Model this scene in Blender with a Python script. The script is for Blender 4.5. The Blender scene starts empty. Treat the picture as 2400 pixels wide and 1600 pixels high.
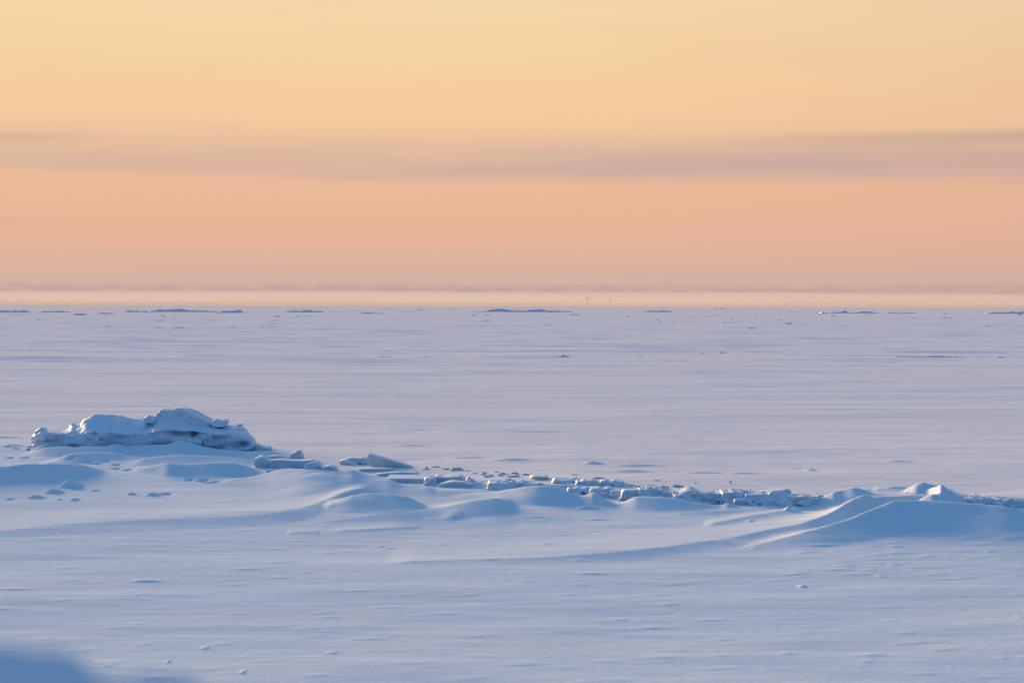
import bpy, bmesh, math, random
import numpy as np
from mathutils import Vector, Matrix

S = bpy.context.scene
C = S.collection
R = math.radians

# ------------------------------------------------------------------ camera
F_PX = 4480.0                      # focal length in pixels of the 2400-wide frame
CAM_H = 3.0
PITCH = math.atan((800 - 716.8) / F_PX)
ROLL = R(0.165)
cam_d = bpy.data.cameras.new('camera')
cam_d.sensor_width = 36.0
cam_d.lens = F_PX / 2400 * 36
cam_d.clip_start = 0.05
cam_d.clip_end = 100000
cam_d.dof.use_dof = True
cam_d.dof.focus_distance = 38
cam_d.dof.aperture_fstop = cam_d.lens / 19.0
cam = bpy.data.objects.new('camera', cam_d)
C.objects.link(cam)
cam.matrix_world = Matrix.Translation((0, 0, CAM_H)) @ Matrix.Rotation(R(90) - PITCH, 4, 'X') @ Matrix.Rotation(ROLL, 4, 'Z')
S.camera = cam
_RM = cam.matrix_world.to_3x3()

def ray(px, py):
    return _RM @ Vector(((px - 1200) / F_PX, -(py - 800) / F_PX, -1.0))
def at(px, py, y):                 # the point seen at a pixel, at world depth y
    r = ray(px, py); t = y / r.y
    return Vector((r.x * t, y, CAM_H + r.z * t))
def gnd(px, py, z=0.0):            # the point seen at a pixel on the level z
    r = ray(px, py); t = (z - CAM_H) / r.z
    return Vector((r.x * t, r.y * t, z))

# ------------------------------------------------------------------ world
SUN_AZ = R(-30)                    # left of the view direction (+Y)
SUN_EL = R(6)
S.view_settings.view_transform = 'Standard'
S.view_settings.look = 'None'
S.view_settings.exposure = 1.3
S.view_settings.gamma = 1
S.view_settings.use_curve_mapping = False
EXPO = 2 ** S.view_settings.exposure

def lin(c):                        # sRGB 0-255 to linear
    o = []
    for v in c:
        v /= 255
        o.append(v / 12.92 if v <= 0.04045 else ((v + 0.055) / 1.055) ** 2.4)
    return o
def sky_col(c, k=1.0): return [v / EXPO * k for v in lin(c)] + [1]

W = bpy.data.worlds.new('World'); S.world = W
W.use_nodes = True
nt = W.node_tree; nt.nodes.clear()
def N(tree, kind, **kw):
    n = tree.nodes.new(kind)
    for k, v in kw.items(): setattr(n, k, v)
    return n
def M(tree, op, a, b=None, c=None, clamp=False):
    n = tree.nodes.new('ShaderNodeMath'); n.operation = op; n.use_clamp = clamp
    for i, v in enumerate((a, b, c)):
        if v is None: continue
        if isinstance(v, (int, float)): n.inputs[i].default_value = v
        else: tree.links.new(v, n.inputs[i])
    return n.outputs[0]
def mixc(tree, f, a, b):
    n = tree.nodes.new('ShaderNodeMix'); n.data_type = 'RGBA'
    for s, v in ((n.inputs[0], f), (n.inputs[6], a), (n.inputs[7], b)):
        if isinstance(v, (int, float)): s.default_value = v
        elif isinstance(v, (list, tuple)): s.default_value = list(v) if len(v) == 4 else list(v) + [1]
        else: tree.links.new(v, s)
    return n.outputs[2]
def sstep(tree, x, a, b):
    n = tree.nodes.new('ShaderNodeMapRange'); n.interpolation_type = 'SMOOTHSTEP'
    tree.links.new(x, n.inputs[0]); n.inputs[1].default_value = a; n.inputs[2].default_value = b
    return n.outputs[0]
def ramp(tree, f, stops):
    n = tree.nodes.new('ShaderNodeValToRGB'); cr = n.color_ramp
    cr.elements[0].position = stops[0][0]; cr.elements[0].color = stops[0][1]
    cr.elements[1].position = stops[-1][0]; cr.elements[1].color = stops[-1][1]
    for p, c in stops[1:-1]:
        e = cr.elements.new(p); e.color = c
    tree.links.new(f, n.inputs[0])
    return n.outputs[0]

tc = N(nt, 'ShaderNodeTexCoord')
sx = N(nt, 'ShaderNodeSeparateXYZ'); nt.links.new(tc.outputs['Generated'], sx.inputs[0])
el = M(nt, 'ARCSINE', sx.outputs[2])
az = M(nt, 'ARCTAN2', sx.outputs[0], sx.outputs[1])
def E(row): return (716.8 - row) / F_PX / 0.2      # a photo row as a ramp position (0..0.2 rad)
f_low = M(nt, 'DIVIDE', el, 0.2, clamp=True)
low = ramp(nt, f_low, [
    (0.0, sky_col((233, 206, 190))), (E(703), sky_col((231, 202, 187))), (E(688), sky_col((224, 192, 175))),
    (E(655), sky_col((212, 179, 164))), (E(610), sky_col((222, 180, 159))), (E(560), sky_col((231, 180, 153))),
    (E(480), sky_col((235, 183, 151))), (E(420), sky_col((236, 187, 154))), (E(350), sky_col((244, 199, 157))),
    (E(260), sky_col((246, 204, 158))), (E(130), sky_col((246, 211, 162))), (E(0), sky_col((244, 216, 170))),
    (1.0, sky_col((236, 216, 184)))])
# slow drift of tone across the sky and long soft streaks
cv = N(nt, 'ShaderNodeCombineXYZ')
nt.links.new(M(nt, 'MULTIPLY', az, 3.0), cv.inputs[0]); nt.links.new(M(nt, 'MULTIPLY', el, 55.0), cv.inputs[1])
nz = N(nt, 'ShaderNodeTexNoise'); nz.inputs['Scale'].default_value = 1.0; nz.inputs['Detail'].default_value = 4
nz.inputs['Roughness'].default_value = 0.5
nt.links.new(cv.outputs[0], nz.inputs['Vector'])
cv2 = N(nt, 'ShaderNodeCombineXYZ')
nt.links.new(M(nt, 'MULTIPLY', az, 9.0), cv2.inputs[0]); nt.links.new(M(nt, 'MULTIPLY', el, 240.0), cv2.inputs[1])
nz2 = N(nt, 'ShaderNodeTexNoise'); nz2.inputs['Scale'].default_value = 1.0; nz2.inputs['Detail'].default_value = 3
nt.links.new(cv2.outputs[0], nz2.inputs['Vector'])
n1 = M(nt, 'SUBTRACT', nz.outputs[0], 0.5)
n2 = M(nt, 'SUBTRACT', nz2.outputs[0], 0.5)
def streak(ax, ey, det):
    c_ = N(nt, 'ShaderNodeCombineXYZ'); nt.links.new(M(nt, 'MULTIPLY', az, ax), c_.inputs[0]); nt.links.new(M(nt, 'MULTIPLY', el, ey), c_.inputs[1])
    n_ = N(nt, 'ShaderNodeTexNoise'); n_.inputs['Scale'].default_value = 1.0; n_.inputs['Detail'].default_value = det; n_.inputs['Roughness'].default_value = .6
    nt.links.new(c_.outputs[0], n_.inputs['Vector']); return M(nt, 'SUBTRACT', n_.outputs[0], 0.5)
n3 = streak(70.0, 420.0, 5)
n4 = streak(7.0, 110.0, 5)
n5 = streak(2.2, 22.0, 3)
def band(row, half_up, half_dn, wob1, wob2, tilt):
    c = M(nt, 'ADD', M(nt, 'MULTIPLY', az, tilt), (716.8 - row) / F_PX)
    d = M(nt, 'SUBTRACT', el, c)
    d = M(nt, 'ADD', d, M(nt, 'ADD', M(nt, 'MULTIPLY', n1, wob1), M(nt, 'MULTIPLY', n2, wob2)))
    up = sstep(nt, d, half_up / F_PX, 0.0)
    dn = sstep(nt, d, -half_dn / F_PX, 0.0)
    return M(nt, 'MULTIPLY', up, dn)
sky = low
right = sstep(nt, az, -0.35, 0.3)
b1 = band(398, 118, 44, 0.012, 0.006, -0.008)
sky = mixc(nt, M(nt, 'MULTIPLY', M(nt, 'MULTIPLY', b1, M(nt, 'ADD', M(nt, 'MULTIPLY', right, 0.62), 0.44)), M(nt, 'ADD', M(nt, 'MULTIPLY', n4, 1.5), 0.95), clamp=True), sky, sky_col((199, 171, 162)))
b2 = band(333, 26, 24, 0.005, 0.002, 0.0)
sky = mixc(nt, M(nt, 'MULTIPLY', b2, M(nt, 'MULTIPLY', sstep(nt, az, 0.06, 0.26), 0.75)), sky, sky_col((196, 168, 150)))
b2b = band(340, 18, 20, 0.004, 0.002, 0.0)
sky = mixc(nt, M(nt, 'MULTIPLY', b2b, M(nt, 'MULTIPLY', sstep(nt, az, -0.19, -0.27), 0.6)), sky, sky_col((208, 172, 138)))
b4 = band(525, 10, 8, 0.003, 0.002, 0.0)
sky = mixc(nt, M(nt, 'MULTIPLY', b4, M(nt, 'MULTIPLY', sstep(nt, az, -0.2, -0.27), 0.35)), sky, sky_col((205, 165, 140)))
b3 = band(680, 26, 10, 0.0012, 0.0022, 0.0)
sky = mixc(nt, M(nt, 'MULTIPLY', b3, M(nt, 'ADD', M(nt, 'MULTIPLY', n3, 1.8), 0.9), clamp=True), sky, sky_col((193, 164, 160)))
# streaks and the sky growing pinker and dimmer to the right, away from the sunken sun
sky = mixc(nt, M(nt, 'MULTIPLY', sstep(nt, az, -0.05, 0.6), 0.45), sky, sky_col((205, 165, 150)))
sky = mixc(nt, M(nt, 'MULTIPLY', sstep(nt, n5, -.05, .3), 0.35), sky, sky_col((238, 190, 154)))
sky = mixc(nt, M(nt, 'MULTIPLY', sstep(nt, n4, .0, .35), 0.22), sky, sky_col((224, 184, 164)))
# dusk side of the sky behind the photographer
back_low = ramp(nt, f_low, [(0.0, sky_col((64, 104, 156))), (0.4, sky_col((74, 114, 164))), (1.0, sky_col((76, 122, 176)))])
sky = mixc(nt, sstep(nt, sx.outputs[1], 0.75, -0.1), sky, back_low)
# upper sky: the physical sky for a low sun
nis = N(nt, 'ShaderNodeTexSky'); nis.sky_type = 'NISHITA'; nis.sun_disc = False
nis.sun_elevation = SUN_EL; nis.sun_rotation = SUN_AZ; nis.ozone_density = 4.0; nis.air_density = 1.0; nis.dust_density = 0.6
nsc = N(nt, 'ShaderNodeVectorMath', operation='SCALE'); nt.links.new(nis.outputs[0], nsc.inputs[0]); nsc.inputs['Scale'].default_value = 0.8
blue = mixc(nt, 0.65, nsc.outputs[0], [1.45, 3.3, 6.1, 1])
skys = N(nt, 'ShaderNodeVectorMath', operation='SCALE'); nt.links.new(sky, skys.inputs[0]); skys.inputs['Scale'].default_value = 20.0
total = mixc(nt, sstep(nt, el, 0.19, 0.55), skys.outputs[0], blue)
bg = N(nt, 'ShaderNodeBackground'); nt.links.new(total, bg.inputs[0]); bg.inputs[1].default_value = 0.05
wo = N(nt, 'ShaderNodeOutputWorld'); nt.links.new(bg.outputs[0], wo.inputs[0])

# ------------------------------------------------------------------ sun
sun_d = bpy.data.lights.new('sun', 'SUN'); sun_d.energy = 5.0; sun_d.angle = R(17); sun_d.color = (1.0, 0.62, 0.32)
sun = bpy.data.objects.new('sun', sun_d); C.objects.link(sun)
_sd = Vector((math.sin(SUN_AZ) * math.cos(SUN_EL), math.cos(SUN_AZ) * math.cos(SUN_EL), math.sin(SUN_EL)))
sun.rotation_euler = _sd.to_track_quat('Z', 'Y').to_euler()
sun.location = _sd * 60

# ------------------------------------------------------------------ materials
def material(name):
    m = bpy.data.materials.new(name); m.use_nodes = True
    t = m.node_tree; t.nodes.clear()
    o = t.nodes.new('ShaderNodeOutputMaterial'); p = t.nodes.new('ShaderNodeBsdfPrincipled')
    t.links.new(p.outputs[0], o.inputs[0])
    return m, t, p
def noise_at(t, coord, scale, detail=3, rough=0.5, scl=(1, 1, 1), rot=0.0, loc=(0, 0, 0)):
    mp = t.nodes.new('ShaderNodeMapping'); mp.inputs['Scale'].default_value = scl; mp.inputs['Rotation'].default_value = (0, 0, rot)
    mp.inputs['Location'].default_value = loc
    t.links.new(coord, mp.inputs[0])
    n = t.nodes.new('ShaderNodeTexNoise'); n.inputs['Scale'].default_value = scale; n.inputs['Detail'].default_value = detail
    n.inputs['Roughness'].default_value = rough
    t.links.new(mp.outputs[0], n.inputs['Vector'])
    return n.outputs[0]
def bump(t, h, strength, dist, normal=None):
    b = t.nodes.new('ShaderNodeBump'); b.inputs['Strength'].default_value = strength; b.inputs['Distance'].default_value = dist
    t.links.new(h, b.inputs['Height'])
    if normal is not None: t.links.new(normal, b.inputs['Normal'])
    return b.outputs[0]

SNOW = (0.60, 0.725, 0.83, 1)
def make_snow():
    m, t, p = material('wind_packed_snow')
    g = t.nodes.new('ShaderNodeNewGeometry').outputs['Position']
    a = noise_at(t, g, 1.0, 6, 0.6, (0.7, 2.4, 1.5), R(6))
    b = noise_at(t, g, 1.0, 3, 0.6, (14, 30, 20), R(6))
    nrm = bump(t, a, 0.5, 0.02)
    nrm = bump(t, b, 0.6, 0.007, nrm)
    c = noise_at(t, g, 0.35, 4, 0.55, (0.6, 1.6, 1), R(6))
    col = mixc(t, sstep(t, c, 0.35, 0.7), (0.60, 0.715, 0.80, 1), (0.655, 0.74, 0.80, 1))
    t.links.new(col, p.inputs['Base Color']); t.links.new(nrm, p.inputs['Normal'])
    p.inputs['Roughness'].default_value = 0.75
    p.inputs['Specular IOR Level'].default_value = 0.0
    return m
def make_sea():
    m, t, p = material('snow_on_sea_ice')
    g = t.nodes.new('ShaderNodeNewGeometry').outputs['Position']
    sp = t.nodes.new('ShaderNodeSeparateXYZ'); t.links.new(g, sp.inputs[0])
    a = noise_at(t, g, 1.0, 9, 0.62, (0.30, 0.80, 1), R(3))
    d = noise_at(t, g, 1.0, 9, 0.66, (0.022, 0.060, 1), R(1), (11, 2, 0))
    nrm = bump(t, a, 0.55, 0.036)
    nrm = bump(t, d, 0.6, 0.25, nrm)
    # the rough field farther out, where wind has scoured streaks down to bare blue ice
    wob = M(t, 'MULTIPLY', M(t, 'SUBTRACT', noise_at(t, g, 1.0, 2, 0.5, (0.01, 0.02, 1)), 0.5), 60)
    dist = M(t, 'ADD', sp.outputs[1], wob)
    zone = M(t, 'MULTIPLY', sstep(t, dist, 70, 125), sstep(t, dist, 700, 220))
    s1 = noise_at(t, g, 1.0, 9, 0.68, (0.10, 0.20, 1), R(-1), (31, 5, 0))
    s0 = noise_at(t, g, 1.0, 5, 0.6, (0.9, 3.2, 1), R(2), (3, 9, 0))
    s2 = noise_at(t, g, 1.0, 9, 0.70, (0.018, 0.030, 1), R(1), (1, 17, 0))
    k1 = M(t, 'MULTIPLY', sstep(t, s1, 0.51, 0.58), M(t, 'ADD', M(t, 'MULTIPLY', zone, 0.55), 0.2))
    k2 = M(t, 'ADD', M(t, 'MULTIPLY', sstep(t, s2, 0.54, 0.64), 0.40), M(t, 'MULTIPLY', sstep(t, s0, 0.58, 0.70), 0.30))
    k = M(t, 'ADD', k1, k2, clamp=True)
    col = mixc(t, k, (0.75, 0.77, 0.78, 1), (0.44, 0.56, 0.74, 1))
    t.links.new(col, p.inputs['Base Color']); t.links.new(nrm, p.inputs['Normal'])
    p.inputs['Roughness'].default_value = 0.6
    p.inputs['Specular IOR Level'].default_value = 0.0
    return m
def make_ice(name, body, cap, stain, cap_lo=0.35, cap_hi=0.75, grain=18.0, bstr=0.5):
    m, t, p = material(name)
    geo = t.nodes.new('ShaderNodeNewGeometry')
    g = geo.outputs['Position']
    nsep = t.nodes.new('ShaderNodeSeparateXYZ'); t.links.new(geo.outputs['Normal'], nsep.inputs[0])
    n = noise_at(t, g, 6.0, 4, 0.6)
    n_f = noise_at(t, g, grain, 4, 0.65)
    facing = M(t, 'ADD', nsep.outputs[2], M(t, 'MULTIPLY', M(t, 'SUBTRACT', n, 0.5), 0.9))
    snowy = sstep(t, facing, cap_lo, cap_hi)
    tint = mixc(t, sstep(t, noise_at(t, g, 3.0, 3, 0.5, (1, 1, 2.5)), 0.35, 0.65), body, [v * 0.86 for v in body[:3]] + [1])
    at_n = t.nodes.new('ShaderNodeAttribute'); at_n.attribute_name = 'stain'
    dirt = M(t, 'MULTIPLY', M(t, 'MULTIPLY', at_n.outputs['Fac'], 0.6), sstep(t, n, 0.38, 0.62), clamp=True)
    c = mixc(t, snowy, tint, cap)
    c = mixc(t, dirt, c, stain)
    t.links.new(c, p.inputs['Base Color'])
    t.links.new(bump(t, n_f, bstr, 0.02), p.inputs['Normal'])
    p.inputs['Roughness'].default_value = 0.6
    p.inputs['Specular IOR Level'].default_value = 0.25
    return m
MAT = {}
MAT['snow'] = make_snow()
MAT['sea'] = make_sea()
MAT['ice'] = make_ice('grey_green_ice', (0.50, 0.62, 0.68, 1), SNOW, (0.20, 0.18, 0.10, 1))
MAT['frost'] = make_ice('frosted_ice', (0.52, 0.62, 0.70, 1), SNOW, (0.30, 0.28, 0.20, 1), 0.05, 0.65, 30, 0.6)
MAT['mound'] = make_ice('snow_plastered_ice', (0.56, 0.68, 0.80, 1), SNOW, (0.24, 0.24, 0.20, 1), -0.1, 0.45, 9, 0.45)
MAT['far'] = make_ice('far_ridge_ice', (0.56, 0.66, 0.76, 1), SNOW, (0.2, 0.2, 0.2, 1), 0.2, 0.8, 2, 0.3)
def make_paint():
    m, t, p = material('haze_faded_marker_paint')
    g = t.nodes.new('ShaderNodeTexCoord').outputs['Object']
    n = noise_at(t, g, 1.2, 3)
    t.links.new(mixc(t, n, (0.55, 0.36, 0.26, 1), (0.66, 0.48, 0.36, 1)), p.inputs['Base Color'])  # pale tones put the fading by distant haze into the paint colour
    p.inputs['Roughness'].default_value = 0.7
    return m
MAT['paint'] = make_paint()

# ------------------------------------------------------------------ noise (numpy)
def _hash(ix, iy, iz, seed):
    h = (ix.astype(np.int64) * 374761393 + iy.astype(np.int64) * 668265263 + iz.astype(np.int64) * 2147483647 * 3 + seed * 974634721) & 0xFFFFFFFF
    h = ((h ^ (h >> 13)) * 1274126177) & 0xFFFFFFFF
    h = ((h ^ (h >> 15)) * 2246822519) & 0xFFFFFFFF
    return ((h ^ (h >> 16)) & 0xFFFF) / 65535.0 * 2 - 1
def _fade(t): return t * t * t * (t * (t * 6 - 15) + 10)
def vnoise2(x, y, seed=0):
    ix = np.floor(x); iy = np.floor(y); fx = _fade(x - ix); fy = _fade(y - iy); z = np.zeros_like(ix)
    a = _hash(ix, iy, z, seed); b = _hash(ix + 1, iy, z, seed); c = _hash(ix, iy + 1, z, seed); d = _hash(ix + 1, iy + 1, z, seed)
    return (a + (b - a) * fx) * (1 - fy) + (c + (d - c) * fx) * fy
def vnoise3(x, y, z, seed=0):
    ix = np.floor(x); iy = np.floor(y); iz = np.floor(z)
    fx = _fade(x - ix); fy = _fade(y - iy); fz = _fade(z - iz)
    def pl(k):
        a = _hash(ix, iy, k, seed); b = _hash(ix + 1, iy, k, seed); c = _hash(ix, iy + 1, k, seed); d = _hash(ix + 1, iy + 1, k, seed)
        return (a + (b - a) * fx) * (1 - fy) + (c + (d - c) * fx) * fy
    p = pl(iz); q = pl(iz + 1)
    return p + (q - p) * fz
def fbm2(x, y, oct=4, seed=0, gain=0.5):
    s = 0; a = 1
    for i in range(oct):
        s = s + a * vnoise2(x + 17.3 * i, y - 9.1 * i, seed + i); x = x * 2.03; y = y * 2.03; a *= gain
    return s
def fbm3(p, f, oct=4, seed=0, gain=0.5):
    s = 0; a = 1
    for i in range(oct):
        s = s + a * vnoise3(p[:, 0] * f + 5.7 * i, p[:, 1] * f - 3.3 * i, p[:, 2] * f + 1.9 * i, seed + i); f *= 2.05; a *= gain
    return s

# ------------------------------------------------------------------ terrain relief
rng = np.random.default_rng(7)
RIDGES = []          # (owner, points Nx3 (crest), wf N, wb N, front power, back power)
def smooth_interp(u, xs, ys):
    """monotone cubic through the points"""
    h = np.diff(xs); d = np.diff(ys) / h; m = np.zeros(len(xs))
    if len(xs) > 2:
        ok = d[:-1] * d[1:] > 0
        w1 = 2 * h[1:] + h[:-1]; w2 = h[1:] + 2 * h[:-1]
        with np.errstate(divide='ignore', invalid='ignore'):
            m[1:-1] = np.where(ok, (w1 + w2) / (w1 / d[:-1] + w2 / d[1:]), 0)
    m[0] = d[0]; m[-1] = d[-1]
    i = np.clip(np.searchsorted(xs, u) - 1, 0, len(xs) - 2)
    t = np.clip((u - xs[i]) / h[i], 0, 1); t2 = t * t; t3 = t2 * t
    return (2*t3 - 3*t2 + 1) * ys[i] + (t3 - 2*t2 + t) * h[i] * m[i] + (3*t2 - 2*t3) * ys[i+1] + (t3 - t2) * h[i] * m[i+1]
def ridge(owner, pts, w, wb, pf=1.5, pb=1.8):
    """pts: (column, crest row, foot row) of a drift whose near face is w metres deep; wb: depth of the far flank."""
    q = [(p + (w,) if len(p) == 3 else p) for p in pts]
    q = np.array([(p + (wb,) if len(p) == 4 else p)[:5] for p in q], float)
    for i in range(len(q)):
        px, yc, yf = q[i, :3]
        q[i, 3] = max(.1, min(q[i, 3], .6 * CAM_H * (yf - yc) / (yf - 716.8) / ((yc - 716.8) / F_PX)))
    n = 160; PX = np.linspace(q[0, 0], q[-1, 0], n)
    def dense(k, sm):
        v = smooth_interp(PX, q[:, 0], q[:, k]); m = int(n * sm) * 2 + 1
        ker = np.hanning(m + 2)[1:-1]; ker /= ker.sum()
        e = np.concatenate([2 * v[0] - v[1:m // 2 + 1][::-1], v, 2 * v[-1] - v[-m // 2:-1][::-1]]) if m > 1 else v
        return np.convolve(e, ker, 'valid')[:n]
    lo = min(.02, 14 / (q[-1, 0] - q[0, 0]))
    yc = dense(1, lo); yf = dense(2, .05); ww = dense(3, .07); wbk = dense(4, .05)
    out = []
    for i in range(n):
        f = gnd(PX[i], yf[i], 0.0); out.append(tuple(at(PX[i], yc[i], f.y + ww[i])))
    RIDGES.append((owner, np.array(out), np.maximum(ww, .1), wbk, pf, pb))

# the long drift on the right: sharp crest, second ridge, hummock behind
ridge('right', [(1700, 1293, 1297, .3), (1745, 1285, 1294, .5), (1813, 1267, 1292, .8), (1908, 1242, 1287, .9), (1998, 1214, 1276, 1.0), (2072, 1183, 1266, 1.0),
                (2096, 1173, 1264, 1.0), (2146, 1172, 1264, 1.0), (2191, 1173, 1266, 1.1), (2240, 1178, 1269, 1.1), (2295, 1181, 1273, 1.2),
                (2355, 1187, 1278, 1.2), (2400, 1195, 1280, 1.2), (2480, 1206, 1285, 1.0), (2600, 1225, 1290, 1.0)], 1.0, 0.9, 1.45, 1.6)
ridge('right', [(900, 1316, 1326, .3), (1000, 1314, 1327, .4), (1200, 1308, 1325, .5), (1350, 1298, 1319, .6), (1498, 1286, 1310, .7), (1676, 1265, 1290, .8), (1804, 1242, 1272, .8), (1920, 1214, 1256, .9),
                (1968, 1193, 1240, .9), (2027, 1161, 1222, .9), (2057, 1153, 1212, .9), (2082, 1155, 1208, .8), (2094, 1168, 1204, .5)], .8, 2.2, 1.7, 1.5)
ridge('right', [(2106, 1157, 1168, .2), (2116, 1150, 1170, .3), (2130, 1141, 1172, .4), (2150, 1131, 1174, .45), (2164, 1128, 1174, .45), (2178, 1132, 1174, .45), (2196, 1135, 1174, .45), (2216, 1142, 1172, .4), (2240, 1158, 1172, .3)], .4, .8, 1.15, 1.4)
ridge('right', [(2150, 1160, 1170, .2), (2176, 1146, 1178, .4), (2194, 1137, 1184, .5), (2206, 1132, 1188, .6), (2218, 1139, 1188, .5), (2244, 1160, 1190, .4), (2262, 1173, 1191, .35), (2282, 1183, 1191, .3)], .5, .8, 1.3, 1.4)
ridge('right', [(2136, 1177, 1184, .2), (2150, 1171, 1188, .35), (2168, 1161, 1190, .45), (2190, 1154, 1191, .5), (2214, 1156, 1191, .5), (2238, 1167, 1191, .4), (2256, 1178, 1191, .3)], .4, .35, 1.1, 1.3)
ridge('right', [(2040, 1154, 1168, .3), (2060, 1147, 1166, .4), (2096, 1139, 1164, .4), (2122, 1139, 1164, .4), (2145, 1141, 1166, .4), (2175, 1150, 1168, .4)], .4, .6, 1.2, 1.4)
ridge('right', [(1890, 1187, 1194, .4), (1914, 1175, 1192, .6), (1940, 1157, 1190, .9), (1956, 1148, 1190, 1.1), (1975, 1146, 1188, 1.2), (2000, 1141, 1188, 1.3), (2020, 1145, 1186, 1.2), (2050, 1152, 1184, 1)], .9, .7, 1.1, 1.5)
ridge('right', [(1640, 1230, 1238, .4), (1700, 1220, 1232, .5), (1760, 1209, 1224, .6), (1830, 1199, 1216, .7), (1890, 1190, 1210, .8)], .5, .9, 1.3, 1.5)
# the shore crest along the crack, middle
ridge('hump', [(1040, 1164, 1168, .4), (1100, 1159, 1170, .6), (1150, 1153, 1174, .7), (1195, 1146, 1178, .75), (1240, 1139, 1182, .75), (1262, 1137, 1183, .75), (1289, 1138, 1183, .7), (1319, 1144, 1183, .7), (1340, 1154, 1183, .6), (1361, 1160, 1183, .5),
               (1378, 1157, 1183, .5), (1396, 1150, 1183, .5), (1420, 1154, 1184, .5), (1440, 1161, 1188, .5)], .5, .5, 1.1, 1.3)
ridge('crest', [(1430, 1163, 1184, .6), (1459, 1164, 1191, .6), (1498, 1162, 1195, .7), (1542, 1163, 1197, .7), (1584, 1166, 1198, .7), (1625, 1175, 1199, .6), (1660, 1180, 1198, .5), (1688, 1183, 1197, .4),
               (1706, 1177, 1196, .4), (1724, 1183, 1196, .4), (1765, 1186, 1196, .4), (1825, 1187, 1194, .35), (1890, 1186, 1193, .3)], .6, .5, 1.25, 1.4)
ridge('crest', [(1560, 1204, 1209, .4), (1640, 1199, 1208, .5), (1720, 1194, 1204, .5), (1820, 1193, 1200, .4)], .4, .6, 1.3, 1.5)
# centre dune against the broken ice
ridge('dune', [(470, 1130, 1136, .5), (530, 1124, 1138, .7), (580, 1117, 1140, 1.0), (621, 1108, 1144, 1.4), (659, 1099, 1150, 1.7), (704, 1098, 1160, 2.0), (764, 1102, 1165, 2.0), (793, 1103, 1163, 2.0), (826, 1099, 1158, 1.9), (844, 1107, 1157, 1.8),
               (883, 1115, 1156, 1.5), (912, 1122, 1157, 1.2), (942, 1134, 1158, .9), (980, 1138, 1160, .9), (1002, 1140, 1160, .8), (1023, 1148, 1162, .5), (1076, 1151, 1162, .5), (1150, 1154, 1162, .4)], 1.5, .8, 1.2, 1.4)
ridge('dune', [(-200, 1262, 1272, .8), (0, 1246, 1264, .9), (255, 1220, 1250, 1.0), (410, 1214, 1242, 1.0), (600, 1206, 1232, 1.0), (689, 1194, 1222, 1.0), (749, 1175, 1206, 1.0), (808, 1151, 1188, 1.0), (847, 1143, 1180, .9),
               (883, 1148, 1172, .7), (915, 1155, 1168, .4)], .9, 2.2, 1.25, 1.5)
ridge('dune', [(740, 1190, 1200, .4), (790, 1172, 1204, .7), (830, 1160, 1206, .9), (868, 1154, 1206, 1.0), (912, 1155, 1206, 1.0), (951, 1160, 1204, .9), (975, 1169, 1200, .7), (1005, 1182, 1194, .4)], .8, .8, 1.2, 1.5)
ridge('dune', [(700, 1226, 1230, .4), (850, 1211, 1224, .7), (957, 1199, 1220, .8), (1031, 1187, 1215, .9), (1106, 1170, 1210, 1.0), (1136, 1166, 1208, 1.0), (1180, 1163, 1204, 1.0), (1225, 1166, 1196, .8)], .9, 1.2, 1.25, 1.6)
ridge('dune', [(990, 1216, 1219, .2), (1030, 1211, 1220, .3), (1062, 1206, 1219, .3), (1076, 1207, 1217, .25), (1092, 1213, 1216, .2)], .3, .9, 1.2, 1.5)
ridge('dune', [(670, 1249, 1253, .2), (715, 1246, 1253, .25), (752, 1247, 1252, .2)], .2, .5)
ridge('dune', [(770, 1246, 1250, .2), (860, 1238, 1247, .3), (925, 1233, 1242, .25), (1000, 1230, 1234, .2)], .3, .8)
# blue shaded drift on the left
ridge('left', [(-250, 1118, 1152, .7), (-100, 1100, 1144, .75), (0, 1094, 1138, .75), (89, 1087, 1132, .75), (164, 1087, 1124, .7), (223, 1093, 1114, .5), (270, 1100, 1108, .3)], .7, 1.6, 1.25, 1.6)
ridge('left', [(290, 1102, 1106, .3), (330, 1097, 1110, .4), (366, 1090, 1114, .5), (395, 1087, 1118, .6), (430, 1089, 1118, .6), (491, 1083, 1118, .7), (536, 1084, 1116, .6), (580, 1093, 1114, .5), (622, 1104, 1110, .3)], .6, 1.0, 1.25, 1.5)
# apron of snow before the mound
ridge('apron', [(40, 1058, 1066, .5), (86, 1052, 1070, .7), (143, 1046, 1072, .8), (253, 1045, 1070, .8), (268, 1038, 1068, .7), (295, 1045, 1066, .6), (357, 1041, 1068, .8), (395, 1040, 1068, .8), (417, 1031, 1066, .7), (445, 1037, 1066, .7),
                (464, 1043, 1066, .7), (506, 1052, 1072, .6), (565, 1058, 1076, .6), (640, 1060, 1074, .4), (700, 1064, 1070, .3)], .7, .6, 1.2, 1.3)
ridge('apron', [(70, 1094, 1096, .3), (120, 1080, 1092, .7), (165, 1064, 1090, .9), (215, 1060, 1084, .8), (260, 1062, 1080, .6), (310, 1068, 1076, .4)], .6, .7, 1.2, 1.4)
ridge('apron', [(290, 1090, 1093, .3), (350, 1072, 1090, .7), (420, 1066, 1088, .8), (500, 1070, 1086, .7), (560, 1074, 1088, .6), (610, 1088, 1094, .3)], .6, .8, 1.2, 1.4)
ridge('apron', [(70, 1054, 1060, .3), (100, 1042, 1060, .4), (125, 1034, 1056, .4), (140, 1042, 1052, .3)], .4, .3, 1.1, 1.3)

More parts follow.
